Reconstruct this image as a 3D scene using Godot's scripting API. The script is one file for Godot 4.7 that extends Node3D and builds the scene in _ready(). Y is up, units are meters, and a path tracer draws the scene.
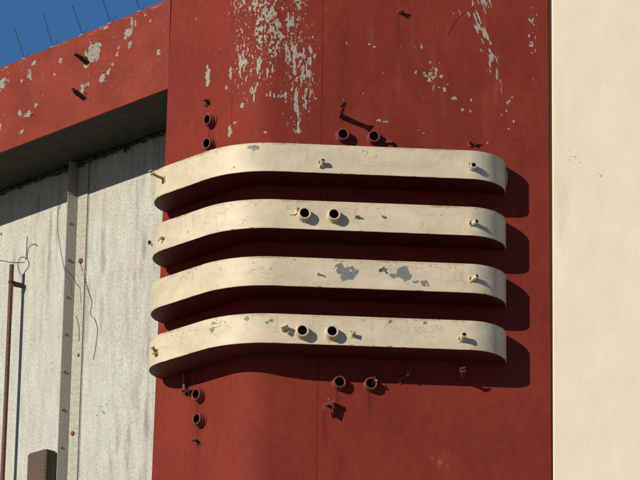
extends Node3D

# ---- measured geometry (metres) -------------------------------------------------
const H := 5.85          # height of the middle of the fins above the pavement
const F := 1.02888       # flat width of the pylon front, from its right arris
const R := 0.18803       # radius of the rounded corner
const TH := 0.87849      # angle through which the corner turns
const D := 0.15531       # projection of the fins
const EDGE := 1.603      # where the pylon ends, measured along its face
const REND := 0.16615    # gap between the right arris and the fins
const SN := 1.41903      # where the fins start to round off at the other end
const FT := 1.1204       # fascia top
const FB := 0.74424      # fascia underside
const RECESS := 0.34285  # depth of the wall behind the fascia
const SUN := Vector3(1.21, -0.60, -1.0)

var taken := {}
var M := {}

# ================================================================ helpers
func numbered(called: String) -> String:
	if not taken.has(called):
		taken[called] = 0
		return called
	taken[called] += 1
	return "%s_%03d" % [called, taken[called]]

func tag(o: Node, label: String, category := "", group := "", kind := "") -> void:
	if label != "": o.set_meta("label", label)
	if category != "": o.set_meta("category", category)
	if group != "": o.set_meta("group", group)
	if kind != "": o.set_meta("kind", kind)

func thing(called: String, label: String, category: String, xf := Transform3D.IDENTITY, group := "") -> Node3D:
	var o := Node3D.new()
	o.name = numbered(called)
	add_child(o)
	o.transform = xf
	tag(o, label, category, group)
	return o

func mb() -> SurfaceTool:
	var st := SurfaceTool.new()
	st.begin(Mesh.PRIMITIVE_TRIANGLES)
	return st

func build(called: String, st: SurfaceTool, m: Material, parent: Node = null, tang := false) -> MeshInstance3D:
	if tang: st.generate_tangents()
	var o := MeshInstance3D.new()
	o.mesh = st.commit()
	o.mesh.surface_set_material(0, m)
	if parent == null:
		o.name = numbered(called)
		add_child(o)
	else:
		o.name = called
		parent.add_child(o, true)
	return o

func quad(st: SurfaceTool, p: Array, n: Array, uv := []) -> void:
	# p in clockwise order seen from the front
	for i in [0, 1, 2, 0, 2, 3]:
		st.set_normal(n[i] if n.size() > 1 else n[0])
		st.set_uv(uv[i] if uv.size() else Vector2.ZERO)
		st.add_vertex(p[i])

func fquad(st: SurfaceTool, a: Vector3, b: Vector3, c: Vector3, d: Vector3, out: Vector3) -> void:
	var n := (b - a).cross(c - a).normalized()
	if n.length() < 0.5: n = (c - a).cross(d - a).normalized()
	if n.dot(out) > 0.0:
		quad(st, [a, d, c, b], [n])
	else:
		quad(st, [a, b, c, d], [-n])

func bar(st: SurfaceTool, a: Vector3, b: Vector3, side: Vector3, w: float, t: float, ch := 0.0) -> void:
	# a box from a to b, w wide along side and t thick, its long edges chamfered by ch
	var ax := (b - a).normalized()
	var s := (side - ax * side.dot(ax)).normalized()
	var u := ax.cross(s)
	var hw := w / 2.0
	var ht := t / 2.0
	var ring := []
	if ch > 0.0:
		ring = [Vector2(hw - ch, ht), Vector2(hw, ht - ch), Vector2(hw, -ht + ch), Vector2(hw - ch, -ht), Vector2(-hw + ch, -ht), Vector2(-hw, -ht + ch), Vector2(-hw, ht - ch), Vector2(-hw + ch, ht)]
	else:
		ring = [Vector2(hw, ht), Vector2(hw, -ht), Vector2(-hw, -ht), Vector2(-hw, ht)]
	var k := ring.size()
	for i in k:
		var p: Vector2 = ring[i]
		var q: Vector2 = ring[(i + 1) % k]
		var o := s * (p.x + q.x) + u * (p.y + q.y)
		fquad(st, a + s * p.x + u * p.y, a + s * q.x + u * q.y, b + s * q.x + u * q.y, b + s * p.x + u * p.y, o)
	for e in [[a, -ax], [b, ax]]:
		for i in range(1, k - 1):
			var p0: Vector2 = ring[0]
			var p1: Vector2 = ring[i]
			var p2: Vector2 = ring[i + 1]
			var v0: Vector3 = e[0] + s * p0.x + u * p0.y
			var v1: Vector3 = e[0] + s * p1.x + u * p1.y
			var v2: Vector3 = e[0] + s * p2.x + u * p2.y
			if (v1 - v0).cross(v2 - v0).dot(e[1]) > 0.0:
				var sw := v1
				v1 = v2
				v2 = sw
			for v in [v0, v1, v2]:
				st.set_normal(e[1])
				st.set_uv(Vector2.ZERO)
				st.add_vertex(v)

func box(st: SurfaceTool, lo: Vector3, hi: Vector3, ch := 0.0) -> void:
	bar(st, Vector3((lo.x + hi.x) / 2, lo.y, (lo.z + hi.z) / 2), Vector3((lo.x + hi.x) / 2, hi.y, (lo.z + hi.z) / 2), Vector3(1, 0, 0), hi.x - lo.x, hi.z - lo.z, ch)

func tube(st: SurfaceTool, pts: Array, r: float, sides := 7) -> void:
	var rings := []
	for i in pts.size():
		var d: Vector3 = (pts[min(i + 1, pts.size() - 1)] - pts[max(i - 1, 0)]).normalized()
		var s := d.cross(Vector3(0.31, 0.2, 0.93)).normalized()
		var u := d.cross(s)
		var ring := []
		for k in sides:
			var a := TAU * k / sides
			ring.append(s * cos(a) + u * sin(a))
		rings.append(ring)
	for i in pts.size() - 1:
		for k in sides:
			var k2 := (k + 1) % sides
			var n := [rings[i][k], rings[i + 1][k], rings[i + 1][k2], rings[i][k2]]
			quad(st, [pts[i] + n[0] * r, pts[i + 1] + n[1] * r, pts[i + 1] + n[2] * r, pts[i] + n[3] * r], n)
	for e in [0, pts.size() - 1]:
		var d: Vector3 = (pts[1] - pts[0]) if e == 0 else (pts[e - 1] - pts[e])
		for k in range(1, sides - 1):
			for j in [0, k, k + 1]:
				st.set_normal(-d.normalized())
				st.set_uv(Vector2.ZERO)
				st.add_vertex(pts[e] + rings[e][j] * r)

func smooth_path(pts: Array, per := 5) -> Array:
	var out := []
	for i in pts.size() - 1:
		var p0: Vector3 = pts[max(i - 1, 0)]
		var p3: Vector3 = pts[min(i + 2, pts.size() - 1)]
		for k in per:
			out.append(pts[i].cubic_interpolate(pts[i + 1], p0, p3, float(k) / per))
	out.append(pts[-1])
	return out

func lathe(st: SurfaceTool, prof: Array, sides := 26) -> void:
	# prof: Vector2(radius, height along local z), from the wall outwards
	for i in prof.size() - 1:
		var a: Vector2 = prof[i]
		var b: Vector2 = prof[i + 1]
		var nn := Vector2(b.y - a.y, a.x - b.x).normalized()
		for k in sides:
			var t0 := TAU * k / sides
			var t1 := TAU * (k + 1) / sides
			var c0 := Vector3(cos(t0), sin(t0), 0)
			var c1 := Vector3(cos(t1), sin(t1), 0)
			var n0 := c0 * nn.x + Vector3(0, 0, nn.y)
			var n1 := c1 * nn.x + Vector3(0, 0, nn.y)
			quad(st, [c0 * a.x + Vector3(0, 0, a.y), c0 * b.x + Vector3(0, 0, b.y), c1 * b.x + Vector3(0, 0, b.y), c1 * a.x + Vector3(0, 0, a.y)], [n0, n0, n1, n1])

# ---- plan of the pylon: s runs along its face from the right arris, o stands off it
func plan(s: float, o: float) -> Array:
	if s < F: return [Vector2(-s, o), Vector2(0, 1)]
	var a := minf((s - F) / R, TH)
	var n := Vector2(-sin(a), cos(a))
	var p := Vector2(-F, -R) + n * (R + o)
	if s > F + R * TH: p += Vector2(-cos(TH), -sin(TH)) * (s - F - R * TH)
	return [p, n]

func at(s: float, y: float, o := 0.0) -> Vector3:
	var p: Vector2 = plan(s, o)[0]
	return Vector3(p.x, y + H, p.y)

func nrm(s: float) -> Vector3:
	var n: Vector2 = plan(s, 0)[1]
	return Vector3(n.x, 0, n.y)

func frame(s: float, y: float, o := 0.0) -> Transform3D:
	var n := nrm(s)
	return Transform3D(Basis(Vector3.UP.cross(n), Vector3.UP, n), at(s, y, o))

# a sheet of the facade with a chamfered edge, from s0 to s1 and y0 to y1
func sheet(s0: float, s1: float, y0: float, y1: float, o: float, thick: float, ch: float, rect: Array, lean := 0.0) -> SurfaceTool:
	var st := mb()
	var sec := [[s0, o - thick], [s0, o - ch], [s0 + ch, o]]
	var cuts := [s0 + ch]
	for k in 33:
		var s := F + R * TH * k / 32.0
		if s > s0 + ch + 0.001 and s < s1 - ch - 0.001: cuts.append(s)
	cuts.append(s1 - ch)
	for i in range(1, cuts.size()): sec.append([cuts[i], o])
	sec.append([s1, o - ch])
	sec.append([s1, o - thick])
	for i in sec.size() - 1:
		var a = sec[i]
		var b = sec[i + 1]
		var pa := plan(a[0], a[1])
		var pb := plan(b[0], b[1])
		var na := Vector3(pa[1].x, 0, pa[1].y)
		var nb := Vector3(pb[1].x, 0, pb[1].y)
		if i < 2 or i > sec.size() - 4:
			var dd: Vector2 = pb[0] - pa[0]
			var f := Vector3(-dd.y, 0, dd.x).normalized()
			if i == 0 : f = Vector3(-f.x, 0, -f.z) if f.dot(Vector3(plan(s0 + 0.01, 0)[0].x - plan(s0, 0)[0].x, 0, plan(s0 + 0.01, 0)[0].y - plan(s0, 0)[0].y)) > 0 else f
			elif f.dot(na) < 0 and i != sec.size() - 2: f = -f
			if i == sec.size() - 2 and f.dot(Vector3(plan(s1, 0)[0].x - plan(s1 - 0.01, 0)[0].x, 0, plan(s1, 0)[0].y - plan(s1 - 0.01, 0)[0].y)) < 0: f = -f
			na = f
			nb = f
		var v0 := Vector3(pa[0].x, y0 + H, pa[0].y)
		var v1 := Vector3(pb[0].x, y0 + H, pb[0].y)
		var w0v := v0 + Vector3(0, y1 - y0, 0)
		var w1v := v1 + Vector3(0, y1 - y0, 0)
		if lean != 0.0:   # the far edge leans: it moves along the face by lean per metre of height
			var tv := Vector3(-cos(TH), 0, -sin(TH))
			if i >= sec.size() - 4:
				v1 -= tv * lean * y0
				w1v -= tv * lean * y1
			if i >= sec.size() - 3:
				v0 -= tv * lean * y0
				w0v -= tv * lean * y1
		var ua: float = (rect[1] - a[0]) / (rect[1] - rect[0])
		var ub: float = (rect[1] - b[0]) / (rect[1] - rect[0])
		var w0: float = (rect[3] - y0) / (rect[3] - rect[2])
		var w1: float = (rect[3] - y1) / (rect[3] - rect[2])
		quad(st, [v1, w1v, w0v, v0], [nb, nb, na, na], [Vector2(ub, w0), Vector2(ub, w1), Vector2(ua, w1), Vector2(ua, w0)])
	# top and bottom edges
	for e in [[y0, Vector3.DOWN], [y1, Vector3.UP]]:
		for i in range(2, sec.size() - 3):
			fquad(st, at(sec[i][0], e[0], o), at(sec[i + 1][0], e[0], o), at(sec[i + 1][0], e[0], o - thick), at(sec[i][0], e[0], o - thick), e[1])
	return st

# a solid following the plan between o0 and o1
func slab(st: SurfaceTool, s0: float, s1: float, y0: float, y1: float, o0: float, o1: float) -> void:
	var cuts := [s0]
	for k in 25:
		var s := F + R * TH * k / 24.0
		if s > s0 + 0.001 and s < s1 - 0.001: cuts.append(s)
	cuts.append(s1)
	for i in cuts.size() - 1:
		var a: float = cuts[i]
		var b: float = cuts[i + 1]
		var n := nrm((a + b) / 2)
		fquad(st, at(a, y0, o1), at(a, y1, o1), at(b, y1, o1), at(b, y0, o1), n)
		fquad(st, at(a, y0, o0), at(a, y1, o0), at(b, y1, o0), at(b, y0, o0), -n)
		fquad(st, at(a, y1, o0), at(a, y1, o1), at(b, y1, o1), at(b, y1, o0), Vector3.UP)
		fquad(st, at(a, y0, o0), at(a, y0, o1), at(b, y0, o1), at(b, y0, o0), Vector3.DOWN)
	for e in [[s0, s0 + 0.01], [s1, s1 - 0.01]]:
		fquad(st, at(e[0], y0, o0), at(e[0], y1, o0), at(e[0], y1, o1), at(e[0], y0, o1), at(e[0], 0, 0) - at(e[1], 0, 0))

# ================================================================ computed surfaces
class Coat:
	var w := 0
	var h := 0
	var r: Array[float] = []   # s0, s1, y0, y1
	var c := PackedByteArray()       # colour, RGB8
	var z := PackedByteArray()       # relief, 0..255
	func _init(rect: Array, ppm: float):
		for q in rect: r.append(q)
		w = int((r[1] - r[0]) * ppm)
		h = int((r[3] - r[2]) * ppm)
		c.resize(w * h * 3)
		z.resize(w * h)
	func X(s: float) -> float: return (r[1] - s) / (r[1] - r[0]) * w
	func Y(y: float) -> float: return (r[3] - y) / (r[3] - r[2]) * h
	func field(seed: int, fx: float, fy: float, oct := 4) -> PackedByteArray:
		# noise with fx and fy features across, stretched to the whole skin
		var n := FastNoiseLite.new()
		n.seed = seed
		n.noise_type = FastNoiseLite.TYPE_SIMPLEX_SMOOTH
		n.fractal_octaves = oct
		var k := 8.0
		var iw := int(clampf(fx * k * 2, 8, w))
		var ih := int(clampf(fy * k * 2, 8, h))
		# same frequency in both axes of a small image, then stretched
		n.frequency = fx / iw
		ih = int(clampf(fy / n.frequency, 8, h))
		var im := n.get_image(iw, ih, false, false, true)
		im.resize(w, h, Image.INTERPOLATE_CUBIC)
		im.convert(Image.FORMAT_L8)
		return im.get_data()
	func base(col: Color, layers: Array, relief: Array) -> void:
		# layers and relief: [bytes, amount]
		var n := w * h
		var cr := col.r * 255.0
		var cg := col.g * 255.0
		var cb := col.b * 255.0
		var a: PackedByteArray = layers[0][0]
		var b: PackedByteArray = layers[1][0]
		var d: PackedByteArray = layers[2][0]
		var ka: float = layers[0][1] / 128.0
		var kb: float = layers[1][1] / 128.0
		var kd: float = layers[2][1] / 128.0
		var e: PackedByteArray = relief[0][0]
		var f: PackedByteArray = relief[1][0]
		var ke: float = relief[0][1]
		var kf: float = relief[1][1]
		for i in n:
			var k := 1.0 + (a[i] - 128) * ka + (b[i] - 128) * kb
			var t := (d[i] - 128) * kd
			var j := i * 3
			c[j] = clampi(int(cr * k), 0, 255)
			c[j + 1] = clampi(int(cg * (k + t)), 0, 255)
			c[j + 2] = clampi(int(cb * (k + t)), 0, 255)
			z[i] = clampi(int(150.0 + (e[i] - 128) * ke + (f[i] - 128) * kf), 0, 255)
	func put(x: int, y: int, col: Color, al: float, dz: int) -> void:
		if x < 0 or y < 0 or x >= w or y >= h: return
		var i := y * w + x
		var j := i * 3
		c[j] = int(lerpf(c[j], col.r * 255.0, al))
		c[j + 1] = int(lerpf(c[j + 1], col.g * 255.0, al))
		c[j + 2] = int(lerpf(c[j + 2], col.b * 255.0, al))
		z[i] = clampi(z[i] + dz, 0, 255)
	# one flake of missing paint with a ragged outline
	func flake(s: float, y: float, rx: float, ry: float, seed: int, col: Color, dz := -60, rough := 0.75) -> void:
		var ppm := w / (r[1] - r[0])
		var cx := X(s)
		var cy := Y(y)
		var px := rx * ppm
		var py := ry * ppm
		var n := FastNoiseLite.new()
		n.seed = seed
		n.frequency = 0.55 / maxf(minf(px, py), 2.0)
		n.fractal_octaves = 4
		var g := FastNoiseLite.new()
		g.seed = seed + 77
		g.frequency = 0.13
		for iy in range(int(cy - py * 1.7), int(cy + py * 1.7) + 1):
			for ix in range(int(cx - px * 1.7), int(cx + px * 1.7) + 1):
				var ex := (ix - cx) / px
				var ey := (iy - cy) / py
				var e := 0.8 - ex * ex - ey * ey + n.get_noise_2d(ix, iy) * 2.0 * rough
				if e > 0.0:
					var k := 1.0 + g.get_noise_2d(ix, iy) * 0.16
					put(ix, iy, Color(col.r * k, col.g * k, col.b * k), 1.0 if e > 0.07 else 0.6, dz)
				elif e > -0.14:
					put(ix, iy, Color(0.16, 0.09, 0.07), 0.22, 26)
	# many small flakes where the weights of a few ellipses are high
	func cluster(spots: Array, seed: int, fx: float, fy: float, col: Color, thr := 1.0, dz := -55, blocky := false, shear := 0.0) -> void:
		var lo := Vector2(1e9, 1e9)
		var hi := Vector2(-1e9, -1e9)
		var sp := []
		var ppm := w / (r[1] - r[0])
		for q in spots:
			var v := [X(q[0]), Y(q[1]), q[2] * ppm, q[3] * ppm, q[4]]
			sp.append(v)
			lo = lo.min(Vector2(v[0] - v[2] * 2, v[1] - v[3] * 2))
			hi = hi.max(Vector2(v[0] + v[2] * 2, v[1] + v[3] * 2))
		var n := FastNoiseLite.new()
		n.seed = seed
		n.frequency = 1.0
		n.fractal_octaves = 2 if blocky else 3
		n.fractal_gain = 0.5
		if blocky: n.noise_type = FastNoiseLite.TYPE_VALUE
		var g := FastNoiseLite.new()
		g.seed = seed + 9
		g.frequency = 0.11
		for iy in range(maxi(0, int(lo.y)), mini(h, int(hi.y))):
			for ix in range(maxi(0, int(lo.x)), mini(w, int(hi.x))):
				var e := 0.0
				for v in sp:
					var dx: float = (ix - v[0]) / v[2]
					var dy: float = (iy - v[1]) / v[3]
					var dd := dx * dx + dy * dy
					if dd < 4.0: e = maxf(e, v[4] * exp(-dd))
				if e < 0.05: continue
				# square-ish flakes: the lookup is warped in steps
				var q := 0.0
				var lx := (ix - shear * iy) / ppm * fx
				var ly := iy / ppm * fy
				if blocky: q = n.get_noise_2d(lx + 0.35 * n.get_noise_2d(lx * 2.3, ly * 2.3 + 70.0), ly) * 1.25 - (thr - e)
				else: q = n.get_noise_2d(lx, ly) * 1.5 - (thr - e)
				if q > 0.0:
					var k := 1.0 + g.get_noise_2d(ix, iy) * 0.2
					put(ix, iy, Color(col.r * k, col.g * k, col.b * k), 1.0 if q > 0.05 else 0.6, dz)
				elif q > -0.06:
					put(ix, iy, Color(0.16, 0.09, 0.07), 0.18, 22)
	func stroke(pts: Array, col: Color, al: float, dz: int, seed: int, wander := 1.0, wide := 1) -> void:
		var rng := RandomNumberGenerator.new()
		rng.seed = seed
		for i in pts.size() - 1:
			var a := Vector2(X(pts[i][0]), Y(pts[i][1]))
			var b := Vector2(X(pts[i + 1][0]), Y(pts[i + 1][1]))
			var steps := int(a.distance_to(b)) + 1
			var off := Vector2.ZERO
			for k in steps:
				off = off * 0.94 + Vector2(rng.randf_range(-1, 1), rng.randf_range(-1, 1)) * wander
				var p := a.lerp(b, float(k) / steps) + off
				for q in wide:
					put(int(p.x) + q, int(p.y), col, al * rng.randf_range(0.5, 1.0), dz)
					put(int(p.x) + q, int(p.y) - 1, Color.WHITE, 0.0, -dz / 2)
	# a crack that wanders and forks, with one lip standing up
	func crack(s: float, y: float, dir: float, length: float, seed: int, col: Color, al := 0.8) -> void:
		var rng := RandomNumberGenerator.new()
		rng.seed = seed
		var ppm := w / (r[1] - r[0])
		var p := Vector2(X(s), Y(y))
		var a := dir
		var n := int(length * ppm)
		var turn := 0.0
		for k in n:
			if rng.randf() < 0.11: turn = rng.randf_range(-0.6, 0.6)
			a = lerpf(a, dir + turn * 1.7, 0.16)
			p += Vector2(cos(a), -sin(a))
			var f := al * (1.0 - 0.7 * k / n) * rng.randf_range(0.6, 1.0)
			put(int(p.x), int(p.y), col, f * 0.85, -60)
			put(int(p.x), int(p.y) - 1, Color.WHITE, 0.06, 60)
			put(int(p.x) - 1, int(p.y) - 1, Color.WHITE, 0.0, 40)
			if rng.randf() < 0.016 and length > 0.022:
				crack(r[1] - p.x / w * (r[1] - r[0]), r[3] - p.y / h * (r[3] - r[2]), a + (1.3 if rng.randf() < 0.5 else -1.3), length * 0.4, rng.randi(), col, al * 0.8)
	func stain(s: float, y: float, rx: float, ry: float, seed: int, col: Color, al: float) -> void:
		var ppm := w / (r[1] - r[0])
		var n := FastNoiseLite.new()
		n.seed = seed
		n.frequency = 0.05
		var cx := X(s)
		var cy := Y(y)
		for iy in range(int(cy - ry * ppm), int(cy + ry * ppm) + 1):
			for ix in range(int(cx - rx * ppm), int(cx + rx * ppm) + 1):
				var ex := (ix - cx) / (rx * ppm)
				var ey := (iy - cy) / (ry * ppm)
				var e := 1.0 - ex * ex - ey * ey
				if e > 0.0: put(ix, iy, col, clampf(al * e * (0.7 + 1.3 * n.get_noise_2d(ix, iy * 0.3)), 0, 1), 0)
	func material(rough: float, bump: float, spec := 0.5) -> StandardMaterial3D:
		var m := StandardMaterial3D.new()
		var im := Image.create_from_data(w, h, false, Image.FORMAT_RGB8, c)
		m.albedo_texture = ImageTexture.create_from_image(im)
		var nm := Image.create_from_data(w, h, false, Image.FORMAT_L8, z)
		nm.convert(Image.FORMAT_RF)
		nm.bump_map_to_normal_map(bump)
		m.normal_enabled = true
		m.normal_texture = ImageTexture.create_from_image(nm)
		m.roughness = rough
		m.metallic_specular = spec
		return m

func plain(col: Color, rough := 0.7, metal := 0.0) -> StandardMaterial3D:
	var m := StandardMaterial3D.new()
	m.albedo_color = col
	m.roughness = rough
	m.metallic = metal
	return m

func mottled(col: Color, col2: Color, freq: float, seed: int, rough := 0.7, scale := 6.0, bump := 2.0) -> StandardMaterial3D:
	var n := FastNoiseLite.new()
	n.seed = seed
	n.frequency = freq
	n.fractal_octaves = 5
	var g := n.get_seamless_image(256, 256)
	var im := Image.create(256, 256, false, Image.FORMAT_RGB8)
	for y in 256:
		for x in 256:
			var t := smoothstep(0.3, 0.7, g.get_pixel(x, y).r)
			im.set_pixel(x, y, col.lerp(col2, t))
	var m := StandardMaterial3D.new()
	m.albedo_texture = ImageTexture.create_from_image(im)
	g.convert(Image.FORMAT_RF)
	g.bump_map_to_normal_map(bump)
	m.normal_enabled = true
	m.normal_texture = ImageTexture.create_from_image(g)
	m.uv1_triplanar = true
	m.uv1_scale = Vector3.ONE * scale
	m.roughness = rough
	return m

# ================================================================ fixtures
const LINE := 0.35

func socket(s: float, y: float, o: float, m: Material, label: String, group: String, tilt := Vector2.ZERO, scale := 1.0) -> Node3D:
	var xf := frame(s - (0.016 if s > 1.2 else 0.0), y - 0.009, o)
	xf.basis = xf.basis * Basis(Vector3.UP, tilt.x) * Basis(Vector3.RIGHT, tilt.y)
	var t := thing("neon_tube_socket", label, "socket", xf, group)
	var f := mb()
	lathe(f, [Vector2(0.0275, -0.003), Vector2(0.0275, 0.003), Vector2(0.0262, 0.0055), Vector2(0.0245, 0.0065)])
	build("flange", f, m, t)
	var b := mb()
	lathe(b, [Vector2(0.0245, 0.005), Vector2(0.0250, 0.010), Vector2(0.0248, 0.015), Vector2(0.0236, 0.0195), Vector2(0.0222, 0.0212)])
	build("barrel", b, m, t)
	var q := mb()
	lathe(q, [Vector2(0.0218, 0.0205), Vector2(0.0230, 0.0222), Vector2(0.0231, 0.0265), Vector2(0.0222, 0.0285), Vector2(0.0195, 0.0292), Vector2(0.0176, 0.0282), Vector2(0.0168, 0.0255)])
	build("rim", q, m, t)
	var d := mb()
	lathe(d, [Vector2(0.0168, 0.0256), Vector2(0.0165, 0.002), Vector2(0.0001, 0.0015)])
	build("bore", d, M.dark, t)
	return t

# a neon tube support: a foot on the face, a stalk, and a cup that held the glass
func clip(called: String, s: float, y: float, o: float, m: Material, label: String, group: String, length: float, cup: int, lift := 0.0, turn := 0.0, w := 0.012, roll := 0.0) -> Node3D:
	var t := thing(called, label, "bracket", frame(s, y, o), group)
	var f := mb()
	box(f, Vector3(-0.009, -0.011, -0.002), Vector3(0.009, 0.011, 0.003), 0.001)
	var foot := build("foot", f, m, t)
	var rv := mb()
	lathe(rv, [Vector2(0.004, 0.0), Vector2(0.0036, 0.0045), Vector2(0.0018, 0.0058), Vector2(0.0001, 0.006)], 8)
	var rivet := build("rivet", rv, m, t)
	rivet.position = Vector3(0.0035, -0.0065, 0.001)
	foot.rotation.z = roll
	var dir := Vector3(sin(turn) * cos(lift), sin(lift), cos(turn) * cos(lift))
	var side := Vector3(cos(roll), sin(roll), 0)
	var a := Vector3(0, 0.003, 0.001)
	var mid := a + dir * length * 0.55 + Vector3(0, -0.0015, 0)
	var tip := a + dir * length
	var k := mb()
	bar(k, a, mid, side, w, 0.0062, 0.001)
	bar(k, mid - dir * 0.0006, tip, side, w * 0.9, 0.0056, 0.001)
	build("stalk", k, m, t)
	if cup > 0:
		# a strip bent round in a C, open away from the face
		var c := mb()
		var up := dir.cross(side).normalized()
		var last := Vector3.ZERO
		var from := -1.9 if cup == 1 else -0.5
		for i in 8:
			var an: float = lerpf(from, 1.9, i / 7.0)
			var p := tip + dir * 0.0085 + (-dir * cos(an) + up * sin(an)) * 0.0085
			if i > 0: bar(c, last, p, side, w * 1.3, 0.0048, 0.0008)
			last = p
		build("cup", c, m, t)
	return t

# a short hollow sleeve on a foot, what is left of a tube support
func sleeve(s: float, y: float, o: float, m: Material, label: String, group: String, length: float, r: float, turn: float, lift: float, seed: int) -> Node3D:
	var rng := RandomNumberGenerator.new()
	rng.seed = seed
	var t := thing("tube_bracket", label, "bracket", frame(s, y, o), group)
	var f := mb()
	bar(f, Vector3(-0.013, -0.004, 0.0005), Vector3(0.008, 0.004, 0.0012), Vector3(0, 1, 0), 0.018, 0.005, 0.001)
	build("foot", f, m, t)
	var b := mb()
	lathe(b, [Vector2(r * 1.12, -0.004), Vector2(r * 1.1, 0.004), Vector2(r, 0.006), Vector2(r * 0.97, length * 0.8), Vector2(r * 1.06, length * 0.86), Vector2(r * 1.04, length), Vector2(r * 0.7, length)], 10)
	var sl := build("sleeve", b, m, t)
	var d := mb()
	lathe(d, [Vector2(r * 0.7, length), Vector2(r * 0.66, length * 0.3), Vector2(0.0001, length * 0.3)], 10)
	var bo := build("bore", d, M.dark, t)
	for q in [sl, bo]: q.basis = Basis(Vector3.UP, turn) * Basis(Vector3.RIGHT, -lift)
	for i in 2:
		var k := mb()
		var a := Vector3(rng.randf_range(-0.012, -0.004), rng.randf_range(-0.008, 0.010), 0.001)
		bar(k, a, a + Vector3(rng.randf_range(-0.008, 0.002), rng.randf_range(-0.004, 0.008), rng.randf_range(0.005, 0.012)), Vector3(0.4, 1, 0), rng.randf_range(0.008, 0.013), 0.0022, 0.0005)
		build("lug", k, m, t)
	return t

func stub(s: float, y: float, o: float, m: Material, label: String, group: String, seed: int, size := 1.0, called := "broken_tube_bracket") -> Node3D:
	var rng := RandomNumberGenerator.new()
	rng.seed = seed
	var t := thing(called, label, "bracket", frame(s, y, o), group)
	var f := mb()
	box(f, Vector3(-0.010, -0.008, -0.002) * size, Vector3(0.010, 0.008, 0.003) * size, 0.001)
	build("foot", f, m, t).rotation.z = rng.randf_range(-0.4, 0.4)
	for i in 3:
		var k := mb()
		var a := Vector3(rng.randf_range(-0.008, 0.008), rng.randf_range(-0.006, 0.006), 0.001) * size
		var b := a + Vector3(rng.randf_range(-0.009, 0.009), rng.randf_range(-0.008, 0.012), rng.randf_range(0.010, 0.022)) * size
		var c := b + Vector3(rng.randf_range(-0.012, 0.012), rng.randf_range(-0.012, 0.004), rng.randf_range(-0.004, 0.008)) * size
		bar(k, a, b, Vector3(1, rng.randf_range(-1, 1), 0), 0.009 * size, 0.0035, 0.0006)
		bar(k, b, c, Vector3(1, rng.randf_range(-1, 1), 0), 0.008 * size, 0.003, 0.0006)
		build("torn_prong", k, m, t)
	return t

# ================================================================ fins
func fin_outline() -> Array:
	# [plan point, normal, length along the band]
	var out := []
	var c := Vector2(-(REND + D), 0)
	var l := 0.0
	for k in 17:
		var a := PI / 2 * k / 16.0
		out.append([c + Vector2(cos(a), sin(a)) * D, Vector2(cos(a), sin(a)), D * a])
	l = D * PI / 2
	var s0 := REND + D
	for k in range(1, 9):
		var s := lerpf(s0, F, k / 8.0)
		out.append([plan(s, D)[0], plan(s, D)[1], l + s - s0])
	l += F - s0
	for k in range(1, 25):
		var s := F + R * TH * k / 24.0
		out.append([plan(s, D)[0], plan(s, D)[1], l + (R + D) * TH * k / 24.0])
	l += (R + D) * TH
	var s1 := F + R * TH
	for k in range(1, 4):
		var s := lerpf(s1, SN, k / 3.0)
		out.append([plan(s, D)[0], plan(s, D)[1], l + s - s1])
	l += SN - s1
	var e: Vector2 = plan(SN, 0)[0]
	var n: Vector2 = plan(SN, 0)[1]
	var t := Vector2(-cos(TH), -sin(TH))
	for k in range(1, 19):
		var a := PI / 2 * k / 18.0
		var q := n * cos(a) + t * sin(a)
		out.append([e + q * D, q, l + D * a])
	return out

func fin_l(s: float) -> float:
	var s0 := REND + D
	var l := D * PI / 2
	if s < F: return l + s - s0
	l += F - s0
	if s < F + R * TH: return l + (s - F) / R * (R + D)
	l += (R + D) * TH
	return l + s - F - R * TH

func inner(p: Vector2, i: int, n: int) -> Vector2:
	# the point on the pylon's face behind an outline point
	if i <= 16: return Vector2(p.x, -0.002)
	if i >= n - 18:
		var e: Vector2 = plan(SN, -0.002)[0]
		var t := Vector2(-cos(TH), -sin(TH))
		return e + t * (p - e).dot(t)
	return Vector2.ZERO

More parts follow.
